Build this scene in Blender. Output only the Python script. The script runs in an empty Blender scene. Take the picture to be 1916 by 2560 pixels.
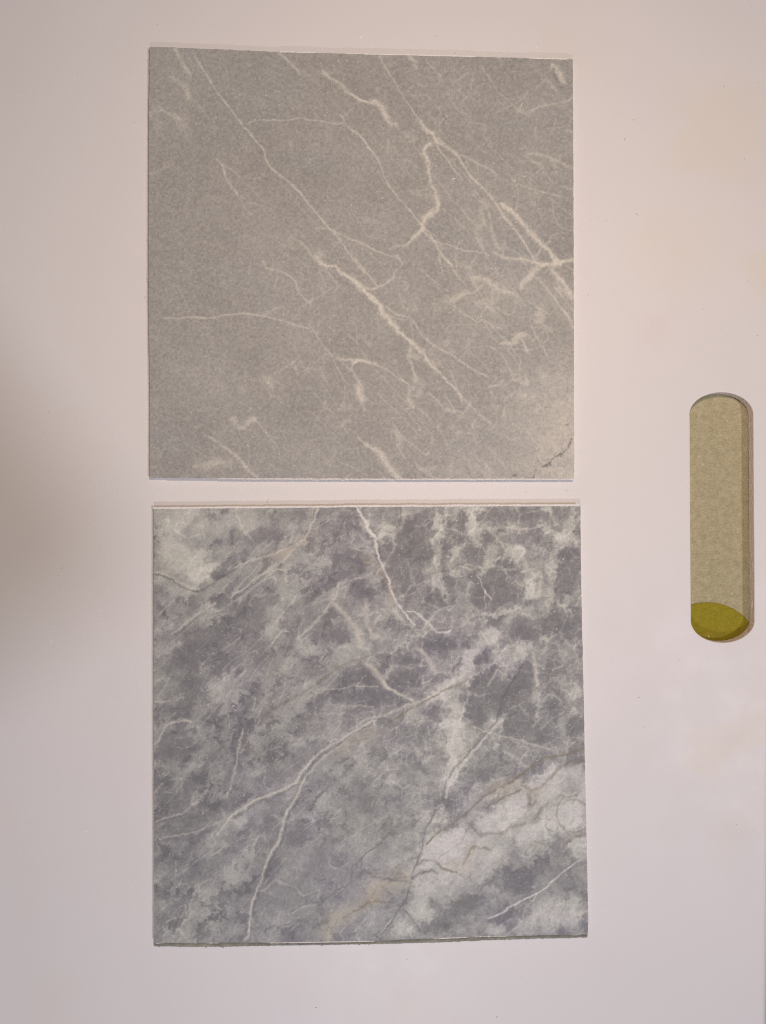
import bpy, bmesh, math, random
import numpy as np

# ------------------------------------------------------------------ units
# The board's top lies at z = 0.  Distances on it were read in photograph
# pixels (1916 x 2560); S turns them into metres (tile samples ~15 cm wide).
S = 0.1418e-3
H = 0.32                      # camera height above the board
CX, CY = 958.0, 1280.0
TH = 0.0023                   # thickness of a tile sample
DEPTH = 0.0043                # board thickness (slot depth)

def at(px, py, z=0.0):
    k = S * (H - z) / H
    return ((px - CX) * k, (CY - py) * k, z)

scene = bpy.context.scene
# ------------------------------------------------------------------ camera
cam_d = bpy.data.cameras.new('camera')
cam = bpy.data.objects.new('camera', cam_d)
scene.collection.objects.link(cam)
cam.location = (0, 0, H)
cam.rotation_euler = (0, 0, 0)
cam_d.sensor_fit = 'VERTICAL'
cam_d.sensor_height = 36.0
cam_d.lens = 36.0 * H / (2560 * S)
cam_d.clip_start = 0.005
cam_d.clip_end = 50
scene.camera = cam

# ------------------------------------------------------------------ light (indoors: lamps, no sun)
world = bpy.data.worlds.new('World')
scene.world = world
world.use_nodes = True
bg = world.node_tree.nodes['Background']
bg.inputs[0].default_value = (1.0, 0.90, 0.84, 1)
bg.inputs[1].default_value = 0.08

def lamp(name, loc, target, size, power, col):
    d = bpy.data.lights.new(name, 'AREA')
    d.shape = 'DISK'
    d.size = size
    d.energy = power
    d.color = col
    o = bpy.data.objects.new(name, d)
    scene.collection.objects.link(o)
    o.location = loc
    v = [loc[i] - target[i] for i in range(3)]
    import mathutils
    o.rotation_euler = mathutils.Vector(v).to_track_quat('Z', 'Y').to_euler()
    return o

lamp('warm_desk_lamp', (0.035, 0.105, 0.31), (0.02, 0.06, 0), 0.045, 0.49, (1.0, 0.775, 0.60))
lamp('ceiling_lamp', (0.79, -0.40, 1.5), (0.0, 0.0, 0), 0.17, 8.6, (0.87, 0.85, 0.98))
lamp('window_light', (0.0, -0.30, 0.36), (0.0, -0.05, 0), 0.04, 0.44, (0.90, 0.89, 1.0))

scene.view_settings.view_transform = 'Standard'
scene.view_settings.look = 'None'
scene.view_settings.gamma = 1.0
scene.view_settings.exposure = 0.13
scene.view_settings.use_curve_mapping = False
scene.cycles.use_denoising = False
scene.cycles.filter_width = 1.1

# ------------------------------------------------------------------ helpers
def link(o, parent=None):
    scene.collection.objects.link(o)
    if parent is not None:
        o.parent = parent
    return o

def mesh_obj(name, verts, faces, mat, parent=None, smooth=False):
    me = bpy.data.meshes.new(name)
    me.from_pydata([tuple(v) for v in verts], [], faces)
    me.update()
    if mat:
        me.materials.append(mat)
    if smooth:
        me.shade_smooth()
    return link(bpy.data.objects.new(name, me), parent)

def empty(name, loc=(0, 0, 0)):
    o = bpy.data.objects.new(name, None)
    o.empty_display_size = 0.01
    scene.collection.objects.link(o)
    o.location = loc
    return o

def tag(o, label=None, cat=None, group=None, kind=None):
    if label: o['label'] = label
    if cat: o['category'] = cat
    if group: o['group'] = group
    if kind: o['kind'] = kind
    return o

class NT:
    """tiny node-tree helper"""
    def __init__(self, name):
        self.m = bpy.data.materials.new(name)
        self.m.use_nodes = True
        self.t = self.m.node_tree
        self.b = self.t.nodes['Principled BSDF']
        self.co = self.t.nodes.new('ShaderNodeTexCoord').outputs['Object']
    def new(self, typ, **kw):
        n = self.t.nodes.new(typ)
        for k, v in kw.items():
            setattr(n, k, v)
        return n
    def lk(self, a, b):
        self.t.links.new(a, b)
    def mapping(self, scale=(1, 1, 1), rot=(0, 0, 0)):
        n = self.new('ShaderNodeMapping')
        n.inputs['Scale'].default_value = scale
        n.inputs['Rotation'].default_value = rot
        self.lk(self.co, n.inputs['Vector'])
        return n.outputs[0]
    def noise(self, scale, detail=3, rough=0.55, vec=None, dist=0.0):
        n = self.new('ShaderNodeTexNoise')
        n.inputs['Scale'].default_value = scale
        n.inputs['Detail'].default_value = detail
        n.inputs['Roughness'].default_value = rough
        n.inputs['Distortion'].default_value = dist
        self.lk(vec if vec is not None else self.co, n.inputs['Vector'])
        return n.outputs['Fac']
    def rng(self, v, a, b, c=0.0, d=1.0, smooth=False):
        n = self.new('ShaderNodeMapRange')
        n.clamp = True
        if smooth:
            n.interpolation_type = 'SMOOTHSTEP'
        self.lk(v, n.inputs['Value'])
        for k, x in zip(('From Min', 'From Max', 'To Min', 'To Max'), (a, b, c, d)):
            n.inputs[k].default_value = x
        return n.outputs['Result']
    def math(self, op, a, b=None, clamp=False):
        n = self.new('ShaderNodeMath', operation=op, use_clamp=clamp)
        for i, x in enumerate((a, b)):
            if x is None: continue
            if isinstance(x, (int, float)):
                n.inputs[i].default_value = x
            else:
                self.lk(x, n.inputs[i])
        return n.outputs[0]
    def mix(self, fac, a, b, blend='MIX'):
        n = self.new('ShaderNodeMix', data_type='RGBA', blend_type=blend)
        for i, x in ((0, fac), (6, a), (7, b)):
            if isinstance(x, (int, float)):
                n.inputs[i].default_value = x
            elif isinstance(x, tuple):
                n.inputs[i].default_value = (*x, 1.0)
            else:
                self.lk(x, n.inputs[i])
        return n.outputs[2]
    def ramp(self, fac, stops):
        n = self.new('ShaderNodeValToRGB')
        e = n.color_ramp.elements
        while len(e) < len(stops):
            e.new(0.5)
        for el, (p, c) in zip(e, stops):
            el.position = p
            el.color = (*c, 1)
        self.lk(fac, n.inputs[0])
        return n.outputs[0]
    def bump(self, h, strength, dist):
        n = self.new('ShaderNodeBump')
        n.inputs['Strength'].default_value = strength
        n.inputs['Distance'].default_value = dist
        self.lk(h, n.inputs['Height'])
        self.lk(n.outputs[0], self.b.inputs['Normal'])
    def color(self, c):
        if isinstance(c, tuple):
            self.b.inputs['Base Color'].default_value = (*c, 1)
        else:
            self.lk(c, self.b.inputs['Base Color'])
    def set(self, rough=0.5, spec=0.5):
        if isinstance(rough, (int, float)):
            self.b.inputs['Roughness'].default_value = rough
        else:
            self.lk(rough, self.b.inputs['Roughness'])
        self.b.inputs['Specular IOR Level'].default_value = spec

# ------------------------------------------------------------------ materials of the setting
def mat_board():
    n = NT('white_lacquered_board')
    big = n.noise(9, 3, 0.5)
    c = n.mix(n.rng(big, 0.35, 0.7), (0.735, 0.715, 0.70), (0.755, 0.73, 0.705))
    warm_blotch = n.rng(n.noise(16, 2, 0.5, n.mapping((1, 1, 1), (0, 0, 1.3))), 0.58, 0.80, 0, 0.28, True)  # random blotches of a warmer tone
    c = n.mix(warm_blotch, c, (0.73, 0.64, 0.53))
    # faint yellowish spots and one pinkish one, at set places
    for px, py, rad, amt in ((1800, 330, 200, .30), (1925, 700, 100, .36), (1790, 1885, 90, .26), (1890, 1790, 80, .22), (1700, 620, 170, .16), (1640, 820, 60, .2)):
        d = n.new('ShaderNodeVectorMath', operation='DISTANCE')
        n.lk(n.co, d.inputs[0])
        d.inputs[1].default_value = at(px, py)
        w = n.math('ADD', d.outputs['Value'], n.math('MULTIPLY', n.math('SUBTRACT', n.noise(70, 3, .6), 0.5), 0.03))
        c = n.mix(n.rng(w, rad * S, rad * S * 0.25, 0, amt, True), c, (0.76, 0.67, 0.50) if px != 1640 else (0.74, 0.60, 0.58))
    n.color(c)
    n.set(n.rng(n.noise(60, 3), 0.3, 0.7, 0.38, 0.5), 0.35)
    h = n.math('ADD', n.math('MULTIPLY', n.noise(900, 2, 0.6), 0.4), n.noise(120, 3, 0.5))
    n.bump(h, 0.10, 0.0006)
    return n.m

def mat_slot_wall():
    n = NT('raw_cut_board_core')
    v = n.mapping((1, 1, 6))
    f = n.noise(700, 4, 0.7, v)
    c = n.ramp(f, [(0.26, (0.70, 0.48, 0.42)), (0.46, (0.86, 0.72, 0.67)), (0.72, (0.92, 0.84, 0.80))])
    n.color(c)
    n.set(0.85, 0.2)
    n.bump(f, 0.7, 0.0006)
    return n.m

def mat_felt(name, ca, cb):
    n = NT(name)
    f = n.noise(1500, 3, 0.7, n.mapping((0.7, 1.3, 1)))
    g = n.noise(420, 3, 0.6)
    m = n.math('ADD', n.math('MULTIPLY', f, 0.6), n.math('MULTIPLY', g, 0.4))
    c = n.mix(n.rng(m, 0.34, 0.66), ca, cb)
    spk = n.rng(n.noise(900, 1, 0.4), 0.74, 0.80)
    c = n.mix(n.math('MULTIPLY', spk, 0.6), c, (0.75, 0.72, 0.62))
    n.color(c)
    n.set(0.9, 0.15)
    n.bump(m, 0.9, 0.0008)
    return n.m

M_BOARD = mat_board()
M_WALL = mat_slot_wall()
M_FELT = mat_felt('khaki_felt', (0.36, 0.32, 0.185), (0.55, 0.50, 0.325))
M_YELLOW = mat_felt('olive_yellow_felt', (0.255, 0.215, 0.016), (0.37, 0.315, 0.034))

# ------------------------------------------------------------------ numpy noise
def vnoise(x, y, seed):
    """smooth value noise on unit lattice, 0..1"""
    r = np.random.RandomState(seed).rand(64, 64)
    xi = np.floor(x).astype(int); yi = np.floor(y).astype(int)
    fx = x - xi; fy = y - yi
    fx = fx * fx * fx * (fx * (fx * 6 - 15) + 10)
    fy = fy * fy * fy * (fy * (fy * 6 - 15) + 10)
    a = r[yi % 64, xi % 64]; b = r[yi % 64, (xi + 1) % 64]
    c = r[(yi + 1) % 64, xi % 64]; d = r[(yi + 1) % 64, (xi + 1) % 64]
    return (a * (1 - fx) + b * fx) * (1 - fy) + (c * (1 - fx) + d * fx) * fy

def fbm(x, y, cell, octv=4, seed=0, gain=0.55):
    t = 0; amp = 1; s = 0
    for o in range(octv):
        t = t + amp * vnoise(x / cell + 17.3 * o, y / cell + 9.1 * o, seed + o)
        s += amp
        amp *= gain; cell /= 2.03
    return t / s

def smooth(e0, e1, x):
    t = np.clip((x - e0) / (e1 - e0), 0, 1)
    return t * t * (3 - 2 * t)

def catmull(pts, sub=4):
    p = np.array(pts, float)
    if len(p) < 3:
        return p
    q = np.vstack([2 * p[0] - p[1], p, 2 * p[-1] - p[-2]])
    out = []
    for i in range(1, len(q) - 2):
        for t in np.arange(sub) / sub:
            a, b, c, d = q[i - 1], q[i], q[i + 1], q[i + 2]
            out.append(0.5 * (2 * b + (c - a) * t + (2 * a - 5 * b + 4 * c - d) * t * t + (3 * b - a - 3 * c + d) * t ** 3))
    out.append(p[-1])
    return np.array(out)

class Field:
    """marks on a tile, sampled on its grid; coordinates in photograph pixels"""
    def __init__(self, PX, PY):
        self.PX, self.PY = PX, PY
    def stroke(self, acc, X, Y, pts, w, s, k=1.0, mode='union', flat=False):
        pts = catmull(pts)
        n = len(pts)
        ws = np.interp(np.linspace(0, 1, n), np.linspace(0, 1, len(w)), w)
        reach = max(ws) * 1.6 + 3
        x0, x1 = pts[:, 0].min() - reach, pts[:, 0].max() + reach
        y0, y1 = pts[:, 1].min() - reach, pts[:, 1].max() + reach
        cols = np.where((self.PX.max(0) > x0 - 30) & (self.PX.min(0) < x1 + 30))[0]
        rows = np.where((self.PY.max(1) > y0 - 30) & (self.PY.min(1) < y1 + 30))[0]
        if len(cols) == 0 or len(rows) == 0:
            return
        sl = np.s_[rows[0]:rows[-1] + 1, cols[0]:cols[-1] + 1]
        x, y = X[sl], Y[sl]
        best = np.zeros_like(x)
        if n == 1:
            d2 = (x - pts[0, 0]) ** 2 + (y - pts[0, 1]) ** 2
            best = np.exp(-k * d2 / (0.5 * ws[0]) ** 2)
        for i in range(n - 1):
            a, b = pts[i], pts[i + 1]
            v = b - a
            L = max(v @ v, 1e-6)
            t = np.clip(((x - a[0]) * v[0] + (y - a[1]) * v[1]) / L, 0, 1)
            d2 = (x - a[0] - t * v[0]) ** 2 + (y - a[1] - t * v[1]) ** 2
            ww = 0.5 * (ws[i] + (ws[i + 1] - ws[i]) * t)
            best = np.maximum(best, np.exp(-k * d2 / (ww * ww)))
        if flat:
            best = np.exp(-np.log(np.maximum(best, 1e-30)) ** 2)
        m = best * s
        if mode == 'union':
            acc[sl] = 1 - (1 - acc[sl]) * (1 - m)
        else:
            acc[sl] += m

# crops of the photograph in which the marks were read: origin and scale
CROP = {'A': (340, 80, .3623), 'B': (880, 80, .3623), 'C': (340, 640, .3623), 'D': (880, 640, .3623),
        'E': (360, 1230, .3502), 'F': (900, 1230, .3502), 'G': (360, 1790, .3502), 'H': (900, 1790, .3502)}

def parse(text):
    """lines 'CROP kind width[,width] strength : x,y x,y ...' -> strokes in photograph pixels"""
    out = []
    for line in text.strip().splitlines():
        line = line.strip()
        if not line:
            continue
        head, body = line.split(':')
        crop, kind, w, s = head.split()
        ox, oy, sc = CROP[crop]
        pts = [tuple(float(v) for v in p.split(',')) for p in body.split()]
        pts = [(ox + x * sc, oy + y * sc) for x, y in pts]
        out.append((kind, [float(v) * sc for v in w.split(',')], float(s), pts))
    return out

UPPER = """
A L 12 .6 : 405,170 440,230 490,300 540,380 580,440 640,510 690,580 745,655 800,715 860,790 885,830 895,875 930,930 975,975 1050,1030 1130,1105
A L 11,15 .6 : 1130,1105 1200,1195 1260,1270 1330,1355 1390,1410 1440,1485 1520,1590 1580,1660
D L 11 .6 : 20,10 100,110 180,212
A L 24 .5 : 275,120 310,190 350,260 380,315
A L 30 .35 : 250,300 340,380 370,450
A L 45 .22 : 345,360 365,460
A L 40 .3 : 440,520 455,530
A L 25 .45 : 100,570 170,545 230,565 300,600
A L 40 .3 : 300,600 330,590
A L 46 .3 : 310,660 330,650
A L 40 .28 : 160,650 170,655
A L 9 .5 : 765,640 800,615 880,605 1000,610 1070,605 1130,590 1200,605 1300,620 1400,632 1430,625
A L 9 .55 : 1410,570 1440,610 1490,680 1540,705 1590,770 1640,830
B L 9 .6 : 0,675 40,690 90,765 180,880 210,960 240,1030 310,1130 370,1195 430,1270 480,1335
A L 8 .35 : 1500,520 1430,580 1380,560
A L 22,16 .5 : 990,145 1050,195 1090,240 1130,275
A L 30 .22 : 1130,275 1200,290
A L 22,14 .6 : 1290,270 1350,320 1430,370 1450,410 1520,450 1570,480 1620,490 1656,470
A L 14 .55 : 560,880 600,925 620,1000 650,1050 700,1115
A L 8 .3 : 700,1115 760,1220 820,1285
A L 8 .3 : 700,1115 800,1180 880,1200
A L 9 .35 : 610,920 690,970 720,1010
A L 9 .3 : 690,990 760,1010 860,1010
A L 20 .25 : 90,980 180,950 260,900
A L 40 .12 : 540,650 560,670
A L 40 .12 : 480,1150 560,1160
A L 60 .1 : 900,500 820,440
A L 10,13 .5 : 1240,1355 1330,1360 1400,1390 1480,1430 1560,1455 1640,1495
B L 13,10 .5 : 130,1490 230,1535 310,1560 350,1600
A L 16 .4 : 1130,1440 1180,1490 1220,1550 1270,1600
A L 46 .35 : 1260,1520 1280,1545
A L 24 .25 : 1080,1420 1100,1405
A L 34 .25 : 1060,750 1065,790
C L 20,20,26,24 .85 : 1240,10 1300,65 1380,70 1420,110 1490,160 1550,220 1620,280 1656,320
D L 24,26,34,24,22,12,12 .85 : 0,150 60,210 130,290 190,340 215,400 270,460 340,530 400,590 440,620 500,690 570,770 640,840 700,900 740,950
B L 9 .6 : 190,165 230,240 290,330 340,420 390,500 440,570 480,630 540,690 580,750 600,800 650,870 700,940 760,1020
B L 24,32,20 .65 : 470,610 510,665 560,710 590,760
B L 26 .45 : 400,170 430,200 440,250
B L 16 .35 : 510,200 570,260 610,300
B L 14,14,40,44,26,18 .75 : 0,440 60,470 120,490 160,485 210,520 235,580 265,625 330,660
B L 36 .5 : 380,710 385,715
B L 34 .4 : 430,740 440,730
B L 26 .25 : 180,400 182,405
B L 22,28,34,14,22,38,26,22,10 .75 : 540,770 490,800 500,850 530,900 530,950 545,1020 575,1090 590,1160 595,1220 540,1260 490,1300 495,1360 440,1400 400,1450 370,1475
B L 12 .35 : 370,1475 300,1480 260,1500
B L 22,16,8 .5 : 600,740 660,790 720,840 800,870 870,905 940,940 1010,985
B L 14,18,15 .6 : 590,760 700,830 760,900 820,990 880,1050 940,1110 980,1160 1040,1250 1100,1330 1170,1420 1220,1500 1270,1590 
B L 18,24,26,30 .85 : 1030,1185 1100,1230 1180,1320 1260,1410 1330,1480 1400,1560 1430,1600
B L 12 .35 : 870,920 875,980
B L 22 .4 : 820,1000 860,1020 870,1050
B L 10 .5 : 480,1360 540,1420 590,1450 680,1470 750,1500 830,1515 900,1520
B L 18 .5 : 980,1520 1040,1550 1110,1565 1200,1570 1290,1590
B L 13 .55 : 500,1350 560,1430 600,1510 650,1570 690,1610
B L 9 .35 : 590,1500 610,1600
B L 22 .4 : 960,1340 980,1420 1010,1490
B L 8 .35 : 840,1120 930,1220 960,1310
B L 8 .25 : 780,1180 850,1290
B L 9 .4 : 900,240 950,320 1000,400 1080,470 1150,540
B L 30 .35 : 1150,540 1210,560 1240,540
B L 14 .4 : 1240,540 1310,510 1400,495 1480,480 1525,450
B L 24,40,30 .65 : 1370,220 1430,270 1460,330 1470,350
B D 22 .5 : 1390,260 1415,320 1440,370 1465,390
B L 18 .4 : 1210,840 1300,845 1400,880 1470,915 1525,940
B L 10 .3 : 1190,850 1260,900 1310,940
B L 13 .35 : 1140,1050 1220,1075 1310,1105 1400,1125 1450,1140
B L 14 .35 : 1460,1065 1525,1085
B L 20 .25 : 710,340 760,310 810,280
B L 9 .4 : 600,520 620,560 660,580 620,610 605,640 610,690
B D 9 .35 : 612,540 640,590 625,650
B L 8 .25 : 780,590 800,620 880,635 920,640
B L 8 .35 : 915,640 910,720
B L 10 .25 : 180,700 240,690 280,650
B L 12 .25 : 250,740 255,830
B L 9 .3 : 1270,1160 1250,1240
B L 26 .3 : 1480,690 1525,675
C L 13 .5 : 200,430 300,430 380,420 450,425 530,430 600,410 700,400 780,400 860,410 940,430 1020,450 1100,475 1190,500
C L 9 .45 : 1220,510 1270,580 1320,650 1360,700 1400,790 1440,860
C L 18 .3 : 880,410 940,370 1010,355
C L 15 .45 : 880,40 900,80 980,100 1030,120 1090,160 1110,210 1130,260 1170,300 1210,330
C L 14 .25 : 980,140 960,210
C L 14 .2 : 790,50 780,130
C L 11 .35 : 1310,80 1350,140 1390,205 1370,250
C L 9 .3 : 1370,210 1280,270 1200,310 1120,375
C L 20 .6 : 1410,710 1480,720 1550,715 1600,730 1656,745
C L 16 .5 : 1530,720 1490,760 1500,800 1540,870 1545,930
C L 44 .6 : 1530,900 1545,940 1560,990
C L 10 .3 : 1560,1000 1580,1060
C L 18 .3 : 1100,720 1040,760 990,790 930,820 915,870
C L 46 .3 : 905,850 925,890
C L 30 .45 : 670,1120 700,1165 740,1180 790,1140 820,1125
C L 11 .35 : 820,1125 870,1180 930,1260 980,1325
C L 10,22,26,18 .5 : 470,1240 560,1280 640,1340 700,1390 750,1450 790,1490 830,1525
C L 48 .4 : 420,1440 500,1435 580,1420 640,1430
C L 11 .25 : 900,1420 970,1470 1040,1510
C L 13 .3 : 1400,1420 1500,1460 1600,1515
C L 10 .2 : 820,590 930,535
C L 14 .2 : 440,550 500,535
C L 46 .2 : 730,920 740,930
C L 60 .1 : 200,770 380,780
C L 24 .15 : 100,270 220,290
C L 8 .3 : 1470,550 1540,610
C L 18 .45 : 1530,1250 1600,1310 1656,1340
D L 20,46,44,20 .75 : 90,1300 160,1330 210,1390 260,1460 310,1510 345,1535
D L 16 .5 : 60,200 120,225 180,215 240,185 290,150 290,120
D L 9 .3 : 290,120 330,80 350,50
D L 16 .4 : 310,0 345,45
D L 13 .5 : 620,0 680,60 730,140 780,190
D L 9 .35 : 600,0 630,130
D L 8 .35 : 470,90 540,150 600,200 660,240
D L 30,24,14 .6 : 840,150 890,150 940,180 990,215 1030,230 1090,250 1140,270
D L 26 .4 : 840,150 860,200
D L 44 .5 : 700,300 740,275 790,255
D L 32 .35 : 860,320 900,330 940,300 980,330
D L 11 .35 : 1000,360 1070,400 1110,390 1130,320 1130,290
D L 12 .35 : 1020,230 1000,300
D L 20,44,40,24 .75 : 1380,60 1320,65 1270,80 1240,120 1200,170 1160,215
D L 24 .75 : 1400,40 1470,35 1530,25
D L 28 .75 : 1380,0 1410,40 1380,70
D L 14 .5 : 1150,10 1230,40 1290,50 1340,65
D L 26 .7 : 1380,90 1430,150 1480,220 1525,290
D L 14 .5 : 1280,150 1350,230 1420,320 1480,400 1530,500
D L 12 .3 : 1470,60 1530,100
D L 11 .4 : 1220,315 1290,360 1360,400
D L 13 .3 : 1150,270 1200,340
D L 16 .35 : 1460,380 1525,450
D L 22,22,34,30 .7 : 1030,605 1080,605 1120,590 1150,550 1200,550
D L 20 .5 : 1160,560 1190,610 1210,660
D L 9 .3 : 910,450 960,540 1000,590
D L 9 .4 : 950,620 1020,670 1060,720 1080,770 1110,830
D L 13 .4 : 1240,480 1280,570 1320,640 1350,690
D L 28 .4 : 1260,440 1330,480 1380,520
D L 13 .5 : 240,350 300,400 370,420 430,460 480,540 530,590 600,640 700,690 770,740 850,790 940,835
D L 9 .35 : 230,400 310,430 380,440
D L 13 .35 : 400,640 405,720 430,800 440,870
D L 40 .3 : 400,640 410,650
D L 18,14,8 .55 : 0,740 60,720 120,735 200,770 260,800 330,850 400,890
D L 15 .4 : 680,790 710,870 750,960 760,1000
D L 18 .4 : 740,950 800,1010 870,1080 930,1130 990,1190
D L 34 .5 : 400,920 395,980 415,1030
D L 18 .35 : 350,1060 420,1045 480,1070 540,1130
D L 30 .35 : 450,960 465,945
D L 10 .4 : 520,940 580,990 640,1060
D L 9 .3 : 640,950 670,1010
D L 16 .35 : 650,1060 700,1060 760,1080 775,1110 740,1100
D L 15 .4 : 1040,860 1020,885 950,900
D L 16 .4 : 1060,980 1110,950 1160,920
D L 44 .5 : 1160,960 1210,965 1250,970
D L 9 .3 : 1055,1040 1040,1110
D L 22 .3 : 590,1190 610,1160
D L 9 .35 : 610,1200 640,1270 670,1330
D L 11 .3 : 800,1180 850,1250 860,1300
D L 60 .35 : 1310,800 1340,850
D P 640 .75 : 1480,1200 1490,1500
D P 200 .4 : 1480,1330 1300,1500
D P 300 .3 : 1490,780 1500,1000
D P 260 .3 : 700,1500 1250,1480
D P 500 .15 : 900,1250 1300,1000
D P 360 .22 : 1400,300 1500,420
D P 300 .18 : 900,350 1100,250
A P 420 .14 : 150,600 250,250
D D 10 .78 : 1528,1255 1500,1300 1460,1350 1420,1370 1380,1390 1360,1430 1320,1450
D D 8 .5 : 1460,1350 1440,1320
D D 10 .75 : 1280,1480 1260,1525 1240,1530 1200,1525
D D 22 .65 : 1120,1510 1145,1515
D D 16 .4 : 1345,1445 1370,1440
D D 14 .55 : 1482,1172 1496,1155
D D 14 .4 : 1275,1425 1290,1415
D D 9 .4 : 1495,1210 1528,1218
D D 10 .45 : 805,1480 808,1500
"""

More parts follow.
